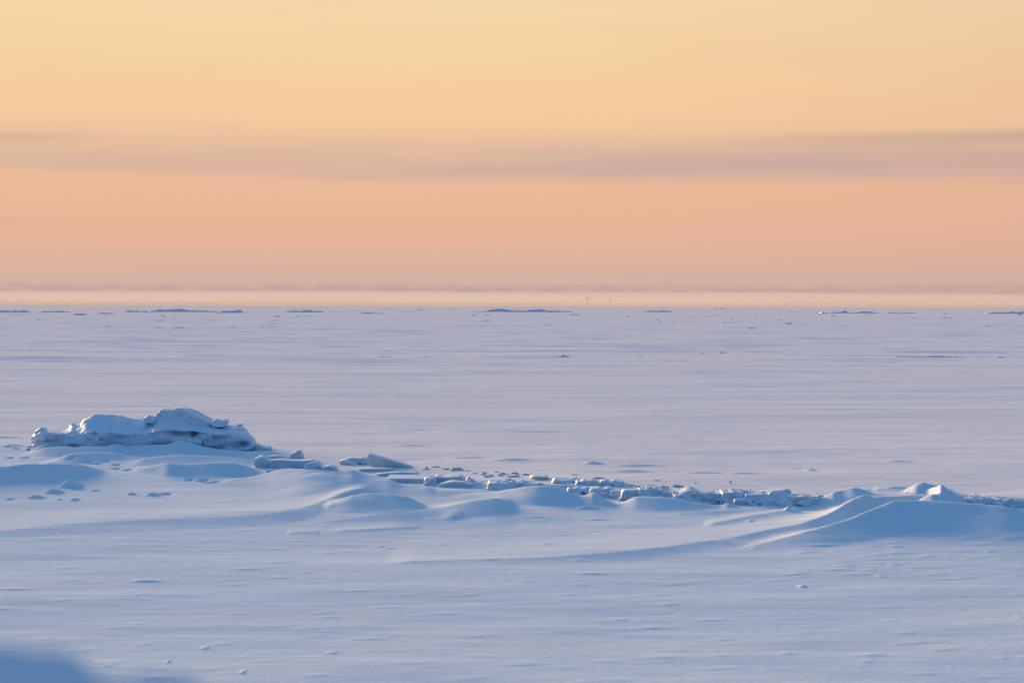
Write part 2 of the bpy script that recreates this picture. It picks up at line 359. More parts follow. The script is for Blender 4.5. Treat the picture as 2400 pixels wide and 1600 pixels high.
def ridge_height(x, y):
    """height of every ridge at x, y (smoothly merged) and the owner of the tallest"""
    H = np.zeros_like(x); own = np.full(x.shape, -1, int)
    names = []
    K = 0.08
    for owner, P, wf, wb, pf, pb in RIDGES:
        if owner not in names: names.append(owner)
        oi = names.index(owner)
        m = max(wf.max() * 4.6, 1.3, wb.max() * 1.3) + .1
        sel = (x > P[:, 0].min() - m) & (x < P[:, 0].max() + m) & (y > P[:, 1].min() - m) & (y < P[:, 1].max() + m)
        if not sel.any(): continue
        X = x[sel]; Y = y[sel]
        # slight waver of the crest so that no line is drawn with a ruler
        wx = X; wy = Y + 0.06 * fbm2(X * .8, Y * .8, 2, 57)
        uP = P[:, 0] / P[:, 1]; U = wx / np.maximum(wy, .1)
        inside = (U > uP[0]) & (U < uP[-1])
        yc = np.interp(U, uP, P[:, 1]); zc = np.where(inside, np.interp(U, uP, P[:, 2]), 0)
        endf = np.clip(np.minimum(U - uP[0], uP[-1] - U) / min(.14 * (uP[-1] - uP[0]), 70 / F_PX), 0, 1); zc = zc * endf * endf * (3 - 2 * endf)
        bf = np.interp(U, uP, wf); bb = np.interp(U, uP, wb)
        sg = yc - wy; best = np.abs(sg)
        w = np.where(sg > 0, bf, bb); s = np.clip(best / np.maximum(w * 1.25, .05), 0, 1)
        rad = .0025 if owner == 'right' else .012
        soft = (np.sqrt(s * s + rad) - rad ** .5) / ((1 + rad) ** .5 - rad ** .5)                                   # rounds the crest a little
        p = np.where(sg > 0, pf, pb)
        prof = np.clip(1 - soft, 0, 1) ** p
        toe = np.clip(1 - best / np.maximum(w * 4.5, 1.2), 0, 1) ** 2
        prof = np.where(sg > 0, .74 * prof + .26 * toe, prof)
        back = 0.5 + 0.5 * np.cos(np.pi * np.clip(s, 0, 1))
        prof = np.where(sg > 0, prof, 0.5 * prof + 0.5 * back)
        h = np.maximum(zc, 0) * prof
        cur = H[sel]
        new = np.maximum(h, cur) + K / 4 * np.clip(1 - np.abs(h - cur) / K, 0, 1) ** 2 * np.clip(np.minimum(h, cur) / .04, 0, 1)
        o = own[sel]; o[(h > cur) & (h > 0.03)] = oi
        own[sel] = o; H[sel] = np.maximum(new, 0)
    return H, own, names

# small lenses of drifted snow: (x, y, half length, half depth, height, slant)
LENS = []
def lens_px(px, py, half_px, h_px, slant=0.0):
    g = gnd(px, py); s = g.y / F_PX
    LENS.append((g.x, g.y, half_px * s, max(h_px * s * (2.6 if h_px > 5 else 5), .08), h_px * s, slant))
for q in [(164, 1140, 26, 16), (125, 1154, 26, 9), (82, 1166, 26, 7), (306, 1158, 12, 6), (357, 1160, 22, 7), (220, 1150, 12, 4), (172, 1172, 12, 5), (20, 1169, 12, 4), (138, 1171, 10, 3),
          (1376, 1190, 30, 7), (1848, 1202, 12, 8), (1757, 1225, 8, 3), (1880, 1376, 12, 3), (342, 1363, 44, 3), (775, 1527, 18, 2.0), (393, 1548, 5, 2), (568, 1575, 8, 1.8), (30, 1383, 70, 1.8), (478, 1515, 14, 2),
          (1280, 1275, 22, 1.6), (1390, 1347, 50, 2), (892, 1278, 10, 1.6), (915, 1282, 22, 2), (770, 1296, 20, 1.5), (1400, 1215, 40, 2.4), (1250, 1210, 50, 2)]:
    lens_px(*q)
for i in range(300):                                             # sastrugi dashes all over the shore snow
    py = rng.uniform(1215, 1600); px = rng.uniform(-200, 2600)
    if i % 3 == 0: px = rng.uniform(1850, 2500); py = rng.uniform(1255, 1360)
    k = (py - 715) / 500
    lens_px(px, py, rng.uniform(10, 48) * k, rng.uniform(.35, 1.0) * k ** .5, rng.normal(0.12, .08))
for i in range(420):                                             # and over the nearer sea ice
    py = 760 + 390 * rng.random() ** 1.0; px = rng.uniform(-200, 2600)
    lens_px(px, py, rng.uniform(14, 100), rng.uniform(.3, .8), rng.normal(0.0, .04))
for q in [(980, 1006, 110, 2.2), (1080, 1008, 90, 2.4), (1190, 1007, 70, 2), (930, 1012, 90, 2), (1250, 1011, 110, 2.4), (1120, 1013, 100, 1.8), (840, 1013, 60, 1.8), (1340, 1010, 40, 1.6), (960, 1046, 50, 3), (1100, 1078, 60, 3), (1200, 1086, 60, 4), (1390, 1097, 26, 5), (1490, 1102, 80, 4), (1480, 1118, 60, 4), (1650, 1122, 60, 3), (1745, 1124, 50, 3), (1900, 1112, 16, 4), (2110, 1090, 40, 3), (30, 1046, 40, 4), (0, 1025, 70, 4)]:
    lens_px(*q)
HOLES = [(167, 1075, 10, 5), (202, 1076, 12, 5), (228, 1078, 14, 6), (248, 1073, 8, 4), (274, 1079, 9, 5), (274, 1087, 10, 6), (301, 1090, 11, 6), (333, 1093, 13, 6), (425, 1092, 12, 4), (435, 1097, 12, 5), (445, 1113, 9, 5), (478, 1114, 16, 4),
         (390, 1145, 14, 3), (60, 1062, 12, 4), (25, 1062, 8, 4), (180, 1054, 12, 5), (560, 1108, 20, 4), (500, 1118, 24, 3), (590, 1112, 12, 4)]

SHORE = [(-3000, 41), (-200, 41), (0, 40.6), (100, 40), (620, 39.4), (690, 36.5), (800, 34.5), (1000, 31.9), (1150, 30.9), (1500, 29.5), (1900, 28.7), (2400, 28.5), (5000, 29)]
_su = np.array([(p - 1200) / F_PX for p, _ in SHORE]); _sy = np.array([d for _, d in SHORE])
def shore_y(u): return np.interp(u, _su, _sy)

_au = np.array([(p - 1200) / F_PX for p in (880, 1350, 2500, 3500)]); _av = np.array([0, .11, .11, .11])
def shelf(x, y):                   # the sea ice rides up a little behind the crack
    u = x / np.maximum(y, 1e-3); s = y - shore_y(u) - .55 - .12 * np.sin(x * 2.1) - .1 * np.sin(x * 5.3 + 1)
    a = np.interp(u, _au, _av); t = np.clip(s / .12, 0, 1); q = np.clip((s - .8) / 14, 0, 1)
    return np.where(y > 5, a * t * t * (3 - 2 * t) * (1 - q * q * (3 - 2 * q)), 0)
def ice_at(px, py):                # the point of the sea ice seen at a pixel
    g = gnd(px, py)
    for _ in range(6): g = gnd(px, py, float(shelf(np.array(g.x), np.array(g.y))))
    return g
def relief(x, y):
    r = np.hypot(x, y)
    u = x / np.maximum(y, 1e-3)
    near = np.clip((60 - r) / 30, 0, 1)
    z = near * (0.020 * fbm2(x * .20, y * .34, 3, 3) + 0.0022 * fbm2(x * .9 + .3 * y, y * 2.2, 3, 11))
    z = z + near * 0.003 * np.abs(fbm2(x * .5 + .15 * y, y * 1.5, 3, 23)) * np.clip((36 - r) / 6, 0, 1)
    far = np.clip((r - 40) / 20, 0, 1) * np.clip((900 - r) / 500, 0, 1)
    z = z + far * (0.018 * fbm2(x * .10, y * .45, 3, 31) + 0.03 * fbm2(x * .02, y * .09, 2, 37))
    H, own, names = ridge_height(x, y)
    z = z * (1 - 0.5 * np.clip(H / .1, 0, 1)) + np.maximum(H, shelf(x, y)) + np.clip(H / .2, 0, 1) * (.016 * fbm2(x * .9 + .4 * y, y * 1.1, 3, 71) + .003 * fbm2(x * 3 + y, y * 5, 2, 72))
    for lx, ly, a, b, h, sl in LENS:
        m = (np.abs(x - lx) < a * 1.05) & (np.abs(y - ly) < b * 2.6 + a * .5)
        if not m.any(): continue
        dx = (x[m] - lx) / a; dy = (y[m] - ly) - dx * a * sl
        env = np.clip(1 - dx * dx, 0, 1) ** 1.5
        front = np.clip(1 + dy / b, 0, 1); bk = np.clip(1 - dy / (b * 2.2), 0, 1)
        p = np.where(dy < 0, front * front * (3 - 2 * front), bk * bk * (3 - 2 * bk))
        z[m] += h * env * p
    for px, py, hw, hh in HOLES:
        g = gnd(px, py, 0.08); s = g.y / F_PX; a = hw * s; b = .16
        m = (np.abs(x - g.x) < a * 2.5) & (np.abs(y - g.y) < b * 2.5)
        if m.any():
            z[m] -= 0.055 * np.exp(-((x[m] - g.x) / a) ** 2 * 1.4 - ((y[m] - g.y) / b) ** 2 * 1.4)
    # the bank the photographer stands on, just under the frame; its left shoulder rises into view
    yy = y
    bank = 2.45 * np.clip(1 - (np.hypot(x * .55, yy - 0.2)) / 9.5, 0, 1) ** 1.25
    bank = np.where(yy < -3, np.maximum(bank, 2.2 * np.clip((-yy - 3) / 6, 0, 1)), bank)
    kp = (np.array([-1500, -700, -300, 0, 100, 165, 200, 235, 290, 350, 410, 455, 520, 700, 1400]) - 1200) / F_PX
    kr = np.array([1400, 1435, 1462, 1484, 1490, 1500, 1524, 1552, 1566, 1548, 1548, 1562, 1615, 1800, 2400])
    YC = 1.2
    zc = CAM_H - (np.interp(x / np.maximum(y, .3), kp, kr) - 716.8) / F_PX * YC
    b0 = 2.45 * np.clip(1 - np.hypot(x * .55, 1.0) / 9.5, 0, 1) ** 1.25
    dy = YC - y
    sh = np.maximum(zc - b0, 0) * np.where(dy > 0, np.clip(1 - dy / .32, 0, 1) ** 1.1, np.exp(-(dy / .35) ** 2))
    z = z + bank + sh * (r < 6)
    return z, own, names

# ------------------------------------------------------------------ terrain mesh (one polar sheet, denser where the lens looks)
half = math.atan(1290 / F_PX)
fine = np.linspace(-half, half, 1120)
st = fine[1] - fine[0]; rest = []; a = half
while a < math.pi - 0.03:
    st = min(st * 1.25, .06); a += st
    if a < math.pi - 0.03: rest.append(a)
rest = np.array(rest)
phi = np.concatenate([-rest[::-1], fine, rest])
phi = np.append(phi, math.pi)               # closes at the back
def d_of(row): return CAM_H * F_PX / (row - 716.8)
rr = list(np.geomspace(.25, 1.0, 20)[:-1]) + list(np.linspace(1.0, 1.6, 70)) + list(np.geomspace(1.6, d_of(1620), 60)[1:-1])
rr += [d_of(v) for v in np.linspace(1620, 1000, 690)]
rr += [d_of(v) for v in np.linspace(1000, 722, 330)[1:]]
rr += list(np.geomspace(d_of(722), 15000, 16)[1:])
rr = np.array(rr)
RR, PH = np.meshgrid(rr, phi, indexing='ij')
TX = RR * np.sin(PH); TY = RR * np.cos(PH)
nr, nc = RR.shape
TZ, OWN, OWN_NAMES = relief(TX.ravel().copy(), TY.ravel().copy())
TZ = TZ.reshape(nr, nc); OWN = OWN.reshape(nr, nc)
# normals from the sheet itself, shared by every piece cut from it
P3 = np.stack([TX, TY, TZ], -1)
dr = np.gradient(P3, axis=0)
dp = np.empty_like(P3); dp[:, 1:-1] = (P3[:, 2:] - P3[:, :-2]); dp[:, 0] = P3[:, 1] - P3[:, -1]; dp[:, -1] = P3[:, 0] - P3[:, -2]
NRM = np.cross(dp, dr); NRM /= np.maximum(np.linalg.norm(NRM, axis=-1, keepdims=True), 1e-12)
idx = np.arange(nr * nc).reshape(nr, nc)
nxt = np.roll(idx, -1, axis=1)
quads = np.stack([idx[:-1], nxt[:-1], nxt[1:], idx[1:]], -1).reshape(-1, 4)
fo = OWN[:-1].copy()
fo = np.where((OWN[:-1] >= 0) | (OWN[1:] >= 0), np.maximum(OWN[:-1], OWN[1:]), -1)
fx = TX[:-1]; fy = TY[:-1]
sea = (fy > shore_y(fx / np.maximum(fy, 1e-3))) & (fy > 0)
key = np.where(fo >= 0, fo + 2, np.where(sea, 1, 0))
key = np.where((RR[:-1] < 6), 0, key).ravel()
VALL = P3.reshape(-1, 3); NALL = NRM.reshape(-1, 3)

def mesh_from(name, verts, faces, mat, normals=None, parent=None, smooth=True):
    me = bpy.data.meshes.new(name)
    faces = np.asarray(faces)
    me.vertices.add(len(verts)); me.vertices.foreach_set('co', np.ascontiguousarray(verts, dtype=np.float32).ravel())
    k = faces.shape[1]
    me.loops.add(faces.size); me.loops.foreach_set('vertex_index', faces.astype(np.int32).ravel())
    me.polygons.add(len(faces)); me.polygons.foreach_set('loop_start', np.arange(0, faces.size, k, dtype=np.int32))
    me.update(calc_edges=True); me.validate()
    me.polygons.foreach_set('use_smooth', np.full(len(me.polygons), smooth))
    if normals is not None:
        me.normals_split_custom_set_from_vertices(normals.tolist())
    me.materials.append(mat)
    o = bpy.data.objects.new(name, me); C.objects.link(o)
    if parent: o.parent = parent
    return o
def sheet_piece(name, mask, mat):
    q = quads[mask]
    used, inv = np.unique(q, return_inverse=True)
    return mesh_from(name, VALL[used], inv.reshape(q.shape), mat, NALL[used])
def tag(o, label, cat, group=None):
    o['label'] = label; o['category'] = cat
    if group: o['group'] = group
    return o
o = sheet_piece('snow_ground', key == 0, MAT['snow']); o['kind'] = 'structure'
o = sheet_piece('frozen_sea', key == 1, MAT['sea']); o['kind'] = 'structure'
DRIFTS = {
    'right': 'long snow drift at right with a sharp curved crest and a peaked hummock',
    'hump': 'two small rounded snow humps beside the crack in the middle',
    'crest': 'low wavy snow drift edging the crack just left of the peaked drift',
    'dune': 'broad low snow dune spreading in front of the tilted triangular ice slab',
    'left': 'smooth deep blue shaded snow drift at the left edge below the ice mound',
    'apron': 'trampled snow drift banked against the foot of the big ice mound'}
for i, nme in enumerate(OWN_NAMES):
    if (key == i + 2).any():
        tag(sheet_piece('snow_drift', key == i + 2, MAT['snow']), DRIFTS[nme], 'snow drift', 'snow drifts along the shore')

# ------------------------------------------------------------------ solids: outlines with depth, fused by voxel remesh, then weathered
def prism(verts, faces, outline, y0, y1, lean=0.0, grow=0.0):
    """closed prism: outline = list of (x, z) seen from the front, from depth y0 to y1"""
    n = len(outline); b = len(verts)
    cx = sum(p[0] for p in outline) / n; zmin = min(p[1] for p in outline)
    for x, z in outline: verts.append((x, y0 + lean * (z - zmin), z))
    for x, z in outline: verts.append((cx + (x - cx) * (1 + grow), y1 + lean * (z - zmin) * .5, z))
    faces.append(list(range(b, b + n))); faces.append(list(range(b + 2 * n - 1, b + n - 1, -1)))
    for i in range(n):
        j = (i + 1) % n
        faces.append([b + i, b + n + i, b + n + j, b + j])
def fuse(verts, faces, voxel):
    me = bpy.data.meshes.new('tmp'); me.from_pydata(verts, [], faces)
    bm = bmesh.new(); bm.from_mesh(me); bmesh.ops.recalc_face_normals(bm, faces=bm.faces); bmesh.ops.triangulate(bm, faces=bm.faces); bm.to_mesh(me); bm.free()
    ob = bpy.data.objects.new('tmp', me); C.objects.link(ob)
    md = ob.modifiers.new('r', 'REMESH'); md.mode = 'VOXEL'; md.voxel_size = voxel
    dg = bpy.context.evaluated_depsgraph_get(); ev = ob.evaluated_get(dg); m2 = bpy.data.meshes.new_from_object(ev)
    n = len(m2.vertices); v = np.empty(n * 3, np.float32); m2.vertices.foreach_get('co', v); v = v.reshape(-1, 3).astype(float)
    nn = np.empty(n * 3, np.float32); m2.vertices.foreach_get('normal', nn); nn = nn.reshape(-1, 3).astype(float)
    f = np.array([list(p.vertices) for p in m2.polygons])
    bpy.data.objects.remove(ob); bpy.data.meshes.remove(me); bpy.data.meshes.remove(m2)
    return v, nn, f
def cells(p, f, seed):
    """blocky cell noise: each cell its own offset, crumbled ice"""
    q = p * f
    q = q + 0.35 * np.stack([vnoise3(q[:, 0], q[:, 1], q[:, 2], seed + k) for k in range(3)], -1)
    i = np.floor(q)
    return _hash(i[:, 0], i[:, 1], i[:, 2], seed)
def weather(v, nn, rough, crumble, seed, f=5.0):
    d = rough * fbm3(v, f, 4, seed)
    if crumble: d = d + crumble * (0.6 * cells(v, 14, seed + 5) + 0.5 * cells(v, 27, seed + 9))
    return v + nn * d[:, None]
def relax(v, f, n):
    """rounds broken edges the way thaw and wind do"""
    e = np.concatenate([f[:, [i, (i + 1) % f.shape[1]]] for i in range(f.shape[1])])
    for _ in range(n):
        acc = np.zeros_like(v); cnt = np.zeros(len(v))
        for a, b in ((0, 1), (1, 0)):
            np.add.at(acc, e[:, a], v[e[:, b]]); np.add.at(cnt, e[:, a], 1)
        v = v * .5 + .5 * acc / np.maximum(cnt, 1)[:, None]
    return v
def stain_attr(o, vals):
    a = o.data.attributes.new('stain', 'FLOAT', 'POINT'); a.data.foreach_set('value', np.clip(vals, 0, 1).astype(np.float32))

# ---- the big mound
def build_mound():
    Y0 = 39.3
    top = [(79, 1016), (90, 1007), (101, 1006), (106, 1012), (143, 1013), (163, 1005), (168, 993), (190, 992), (197, 980), (220, 971.5), (245, 972), (268, 973), (298, 977), (321, 981), (339, 978), (357, 979), (372, 974), (385, 966), (417, 960), (431, 963), (455, 975), (488, 990),
           (505, 993), (530, 996), (553, 997), (572, 999), (583, 1016), (591, 1022), (596, 1037), (613, 1049), (632, 1053)]
    ledge = [(79, 1018), (101, 1012), (143, 1015), (208, 1011), (238, 1008), (283, 1014), (342, 1012), (381, 1006), (446, 1007), (491, 1012), (550, 1014), (583, 1021), (596, 1039), (613, 1050), (632, 1054)]
    px = np.linspace(79, 632, 150)
    tr = np.interp(px, *zip(*top)); lr = np.interp(px, *zip(*ledge))
    V = []; nseg = 12
    for p, t_, l_ in zip(px, tr, lr):
        edge = min(1, (p - 79) / 60, (632 - p) / 50) ** .5 * .75 + .25
        yw = Y0 + (1 - edge) * .5 + .10 * math.sin(p * .045) + .06 * math.sin(p * .11 + 1)
        b = at(p, 1062, yw); ld = at(p, max(l_, t_ + .5), yw + .10); yr = yw + .25 + .65 * edge
        tp = at(p, t_, yr)
        prof = [(yw + .05, -.12), (yw + .05, .03), (yw + .06, ld.z * .5), (yw + .02, ld.z * .80), (yw + .01, ld.z * .93), (yw + .10, ld.z)]
        for k in range(1, nseg):
            q = k / nseg; prof.append((yw + .10 + (yr - yw - .1) * q, ld.z + (tp.z - ld.z) * (q ** 1.5 * .55 + q * .45)))
        prof.append((yr, tp.z)); prof.append((yr + .5 * edge, max(tp.z * .75, .02))); prof.append((yr + 1.2 * edge, -.12))
        for y, z in prof: V.append((at(p, 1000, y).x if False else tp.x * (y / yr), y, z))
    m = len(prof); Fc = []
    for i in range(len(px) - 1):
        for j in range(m - 1): Fc.append([i * m + j, i * m + j + 1, (i + 1) * m + j + 1, (i + 1) * m + j])
        Fc.append([i * m + m - 1, i * m, (i + 1) * m, (i + 1) * m + m - 1])
    Fc.append(list(range(m - 1, -1, -1))); Fc.append([(len(px) - 1) * m + j for j in range(m)])
    for rows, yo, dp in [([(146, 1022), (170, 1017), (205, 1018), (232, 1016), (236, 1060), (146, 1060)], -.04, .5), ([(244, 1026), (270, 1020), (330, 1018), (352, 1022), (350, 1060), (246, 1060)], .02, .5),
                         ([(356, 1030), (420, 1026), (470, 1030), (474, 1062), (356, 1060)], -.03, .5), ([(480, 1020), (530, 1022), (584, 1028), (592, 1046), (560, 1064), (482, 1062)], -.06, .6), ([(84, 1020), (140, 1019), (142, 1056), (92, 1050)], .1, .5)]:
        pr = [at(a_, b_, Y0 + yo) for a_, b_ in rows]
        prism(V, Fc, [(q.x, q.z) for q in pr], Y0 + yo, Y0 + yo + dp, .15)
    v, nn, f = fuse(V, Fc, .02)
    up = np.clip(nn[:, 2], 0, 1)
    v = v + nn * ((.030 * fbm3(v, 1.7, 3, 3) + .010 * fbm3(v, 7, 3, 44) + .045 * cells(v, 3.4, 77) * (1 - up) + .018 * cells(v, 8, 78) * (1 - up)) * (1 - .35 * up) + .022 * up * fbm3(v, 4.5, 4, 19))[:, None]
    # hollows under the overhanging snow, with old brown stains in them
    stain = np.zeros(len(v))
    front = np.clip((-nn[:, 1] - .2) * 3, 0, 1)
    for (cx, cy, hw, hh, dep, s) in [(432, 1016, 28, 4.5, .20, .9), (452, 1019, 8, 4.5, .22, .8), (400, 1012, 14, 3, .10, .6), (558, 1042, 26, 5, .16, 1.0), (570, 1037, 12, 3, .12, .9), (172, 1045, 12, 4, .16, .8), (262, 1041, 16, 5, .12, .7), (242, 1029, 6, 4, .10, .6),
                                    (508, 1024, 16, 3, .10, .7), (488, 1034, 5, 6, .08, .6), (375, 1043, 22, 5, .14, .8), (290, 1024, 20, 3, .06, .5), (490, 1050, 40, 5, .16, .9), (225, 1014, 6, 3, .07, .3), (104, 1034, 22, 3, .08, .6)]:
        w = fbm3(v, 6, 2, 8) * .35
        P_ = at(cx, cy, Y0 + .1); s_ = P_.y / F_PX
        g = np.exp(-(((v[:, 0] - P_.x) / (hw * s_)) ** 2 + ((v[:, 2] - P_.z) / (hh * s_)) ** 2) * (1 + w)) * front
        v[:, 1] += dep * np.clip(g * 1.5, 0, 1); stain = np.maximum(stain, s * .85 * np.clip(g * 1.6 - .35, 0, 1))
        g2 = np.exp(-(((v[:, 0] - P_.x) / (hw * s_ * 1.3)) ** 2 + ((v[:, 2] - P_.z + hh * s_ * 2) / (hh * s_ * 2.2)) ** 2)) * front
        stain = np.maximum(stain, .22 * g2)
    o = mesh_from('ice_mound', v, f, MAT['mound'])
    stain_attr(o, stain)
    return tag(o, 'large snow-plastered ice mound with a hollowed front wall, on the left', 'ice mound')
mound = build_mound()

def outline_solid(name, rows, y0, depth, mat, seed, rough=.012, crumble=0.0, lean=.12, voxel=.014, parent=None, f=5.0, stain_low=0.0, rubble=0):
    pts = [at(px, py, y0) for px, py in rows]
    V = []; Fc = []
    rd = random.Random(seed)
    prism(V, Fc, [(p.x, p.z) for p in pts], y0, y0 + depth, lean)
    xc = sum(p.x for p in pts) / len(pts); yaw = rd.uniform(-.25, .25) if name == 'ice_block' else 0
    V = [(x, y + yaw * (x - xc), z) for x, y, z in V]
    if rubble:
        xs = [p.x for p in pts]; x0, x1 = min(xs), max(xs); z1 = max(p.z for p in pts); z0 = max(0.0, min(p.z for p in pts))
        def top_of(cx):
            best = z0
            for i_ in range(len(pts)):
                p_, q_ = pts[i_], pts[(i_ + 1) % len(pts)]
                if (p_.x - cx) * (q_.x - cx) <= 0 and p_.x != q_.x: best = max(best, p_.z + (cx - p_.x) / (q_.x - p_.x) * (q_.z - p_.z))
            return best
        for k in range(rubble):
            sz = rd.uniform(.03, .11) * (1.5 if k % 5 == 0 else 1)
            cx = rd.uniform(x0 + .02, x1 - .02); q = rd.random(); zt = top_of(cx); cz = z0 + (zt - z0) * q * rd.uniform(.85, 1.05) - .03; cy = y0 - .12 * (1 - q) + .3 * q * rd.random() + yaw * (cx - xc)
            hull = bmesh.new(); ax = Vector((rd.uniform(.7, 1.5), rd.uniform(.6, 1.1), rd.uniform(.4, .9)))
            for _ in range(9):
                d = Vector((rd.gauss(0, 1), rd.gauss(0, 1), rd.gauss(0, 1))).normalized() * sz
                hull.verts.new((cx + d.x * ax.x, cy + d.y * ax.y, cz + d.z * ax.z))
            bmesh.ops.convex_hull(hull, input=hull.verts); hull.verts.index_update(); b_ = len(V)
            loose = [v_ for v_ in hull.verts if not v_.link_faces]
            for v_ in loose: hull.verts.remove(v_)
            hull.verts.index_update()
            V += [tuple(v_.co) for v_ in hull.verts]; Fc += [[b_ + v_.index for v_ in f_.verts] for f_ in hull.faces]; hull.free()
    v, nn, ff = fuse(V, Fc, voxel)
    v = weather(v, nn, rough, crumble, seed, f)
    if name == 'ice_block': v = relax(v, ff, 5 if mat == 'frost' else 2)
    o = mesh_from(name, v, ff, MAT[mat], parent=parent)
    zmin = v[:, 2].min(); zr = v[:, 2].max() - zmin
    if stain_low: stain_attr(o, stain_low * np.clip(1.1 - (v[:, 2] - zmin) / (zr * .55), 0, 1))
    return o
outline_solid('tilted_slab', [(373, 960), (396, 962), (417, 958), (431, 961), (455, 974), (488, 989), (497, 996), (470, 1006), (420, 1010), (384, 1004), (377, 985)], 39.86, .8, 'mound', 5, .018, .004, .08, .016, mound, 3)
outline_solid('ice_chunk', [(352, 984), (362, 974), (373, 966), (384, 972), (384, 992), (360, 994)], 39.85, .3, 'mound', 15, .02, .01, .2, .014, mound)
outline_solid('ice_chunk', [(334, 983), (342, 976), (355, 977), (362, 984), (356, 992), (336, 991)], 39.75, .3, 'mound', 16, .02, .01, .2, .014, mound)
outline_solid('ice_chunk', [(489, 991), (497, 985), (504, 982.5), (512, 986), (530, 984.5), (532, 988), (527, 1000), (500, 1000)], 39.75, .35, 'mound', 17, .015, .006, .1, .012, mound)
outline_solid('ice_chunk', [(556, 999), (556, 993), (567, 993.5), (569, 1000)], 39.8, .14, 'mound', 18, .008, 0, .1, .01, mound)
outline_solid('ice_chunk', [(78, 1022), (80, 1011), (90, 1005), (102, 1004), (103, 1010), (98, 1034), (85, 1034)], 39.6, .3, 'mound', 19, .02, .006, .1, .014, mound)
outline_solid('fallen_slab', [(588, 1036), (600, 1042), (615, 1049), (633, 1051), (634, 1055), (610, 1060), (585, 1062)], 39.4, .35, 'ice', 20, .01, .004, .1, .012, mound)

# ---- broken ice along the tidal crack: every piece a thing (rows of the frame give the outline, y0 its distance)
def box_rows(x0, x1, y0, y1, seed, jag=2.0):
    r = random.Random(seed)
    n = max(3, int((x1 - x0) / 9)); pts = []
    for i in range(n + 1): pts.append((x0 + (x1 - x0) * i / n, y0 + r.uniform(-jag, jag) * (0.6 if i in (0, n) else 1)))
    pts.append((x1 + r.uniform(2, 6), (y0 + y1) / 2)); pts.append((x1 + r.uniform(4, 10), y1)); pts.append((x0 - r.uniform(4, 10), y1)); pts.append((x0 - r.uniform(2, 6), (y0 + y1) / 2))
    return pts
GRP = 'broken ice blocks along the tidal crack'
def block(label, rows, y0, depth, mat='ice', rough=.012, crumble=0.0, lean=.12, stain=0.0, name='ice_block', cat='ice block', f=6.0, voxel=.012):
    block.n += 1
    o = outline_solid(name, rows, y0, depth, mat, 100 + block.n * 7, rough * .6, crumble * .25, lean, voxel, None, f, stain, 0 if crumble < .008 else int(crumble * 1000 * max(.4, (max(r[0] for r in rows) - min(r[0] for r in rows)) / 45)))
    return tag(o, label, cat, GRP)
block.n = 0
B = box_rows
block('pointed snow-capped ice block nearest the right end of the big mound', [(676, 1074), (680, 1064), (692, 1059), (698, 1055), (703, 1056), (709, 1070), (709, 1078), (676, 1078)], 36.6, .35, 'frost', .012, .006)
block('low dark-faced slab behind the smooth curved slab, below the pointed block', [(626, 1070), (650, 1068), (670, 1070), (680, 1078), (680, 1086), (626, 1084)], 36.6, .4)
block('smooth blue-grey curved ice slab between the mound and the dune', [(628, 1080), (650, 1078), (690, 1080), (715, 1079), (735, 1077), (728, 1088), (708, 1098), (690, 1106), (640, 1106), (628, 1096)], 35.0, .45, 'ice', .008)
block('rounded snow-coated ice block left of the smooth curved slab', [(594, 1076), (606, 1070), (620, 1072), (634, 1086), (640, 1098), (636, 1106), (600, 1106)], 35.2, .5, 'frost', .02)
block('small upright ice splinter at the left tip of the broad dune', [(620, 1113), (622, 1104), (628, 1100), (640, 1101), (640, 1114)], 33.6, .15, 'ice', .006)
block('rounded snowy ice lump right of the smooth curved slab', [(700, 1102), (712, 1090), (728, 1082), (745, 1083), (752, 1094), (752, 1106), (700, 1106)], 34.7, .4, 'frost', .015, .008)
block('low snowy ice lump just behind the crest of the broad dune', [(750, 1104), (756, 1094), (770, 1091), (785, 1094), (790, 1104), (788, 1110), (750, 1110)], 34.4, .35, 'frost', .015)
block('rough greenish ice slab lying behind the tilted triangular slab', [(793, 1082), (806, 1076), (820, 1073), (838, 1074), (850, 1073), (862, 1074), (866, 1080), (864, 1087), (830, 1087), (795, 1085)], 36.0, .4, 'ice', .012, .010)
block('large tilted triangular ice slab with a yellowish broken end', [(862, 1063), (868, 1065), (900, 1074), (940, 1086), (975, 1098), (996, 1106), (975, 1107), (945, 1103), (918, 1098), (874, 1098), (867, 1088), (862, 1075)], 35.1, .35, 'ice', .008, .003, .1, .9)
block('thin flat ice slab in front of the tilted triangular slab', [(838, 1099), (860, 1098), (918, 1098), (919, 1105), (880, 1107), (842, 1104)], 34.4, .3, 'ice', .005)
block('long thin ice slab lying second in front of the triangular slab', [(878, 1111), (905, 1108), (935, 1106), (976, 1109), (977, 1115), (940, 1118), (890, 1116)], 33.6, .3, 'ice', .006)
block('long straight-edged ice slab with a blue shaded face beside the dune', [(906, 1121.5), (940, 1121), (996, 1121), (997, 1146), (950, 1146), (906, 1130)], 32.4, .8, 'ice', .005, 0, .0)
block('whitish crumbled ice heap at the right end of the straight-edged slab', [(992, 1126), (996, 1121), (1010, 1120), (1022, 1121), (1024, 1150), (992, 1150)], 32.0, .5, 'frost', .015, .022)
block('wide upper ice block stacked behind the rounded front block', [(1016, 1122), (1022, 1117), (1040, 1119), (1060, 1117), (1078, 1116), (1088, 1123), (1090, 1135), (1018, 1150)], 32.2, .5, 'ice', .012, .006)
block('pale rounded ice block at the front of the crack pile', [(1026, 1142), (1030, 1135), (1045, 1132), (1060, 1129), (1085, 1130), (1100, 1135), (1102, 1154), (1028, 1156)], 31.6, .4, 'ice', .010, .002)
block('small jagged ice chunk perched on top of the crack pile', [(1091, 1130), (1094, 1121), (1099, 1118), (1104, 1122), (1110, 1124), (1112, 1134), (1092, 1135)], 31.9, .2, 'frost', .010, .010)
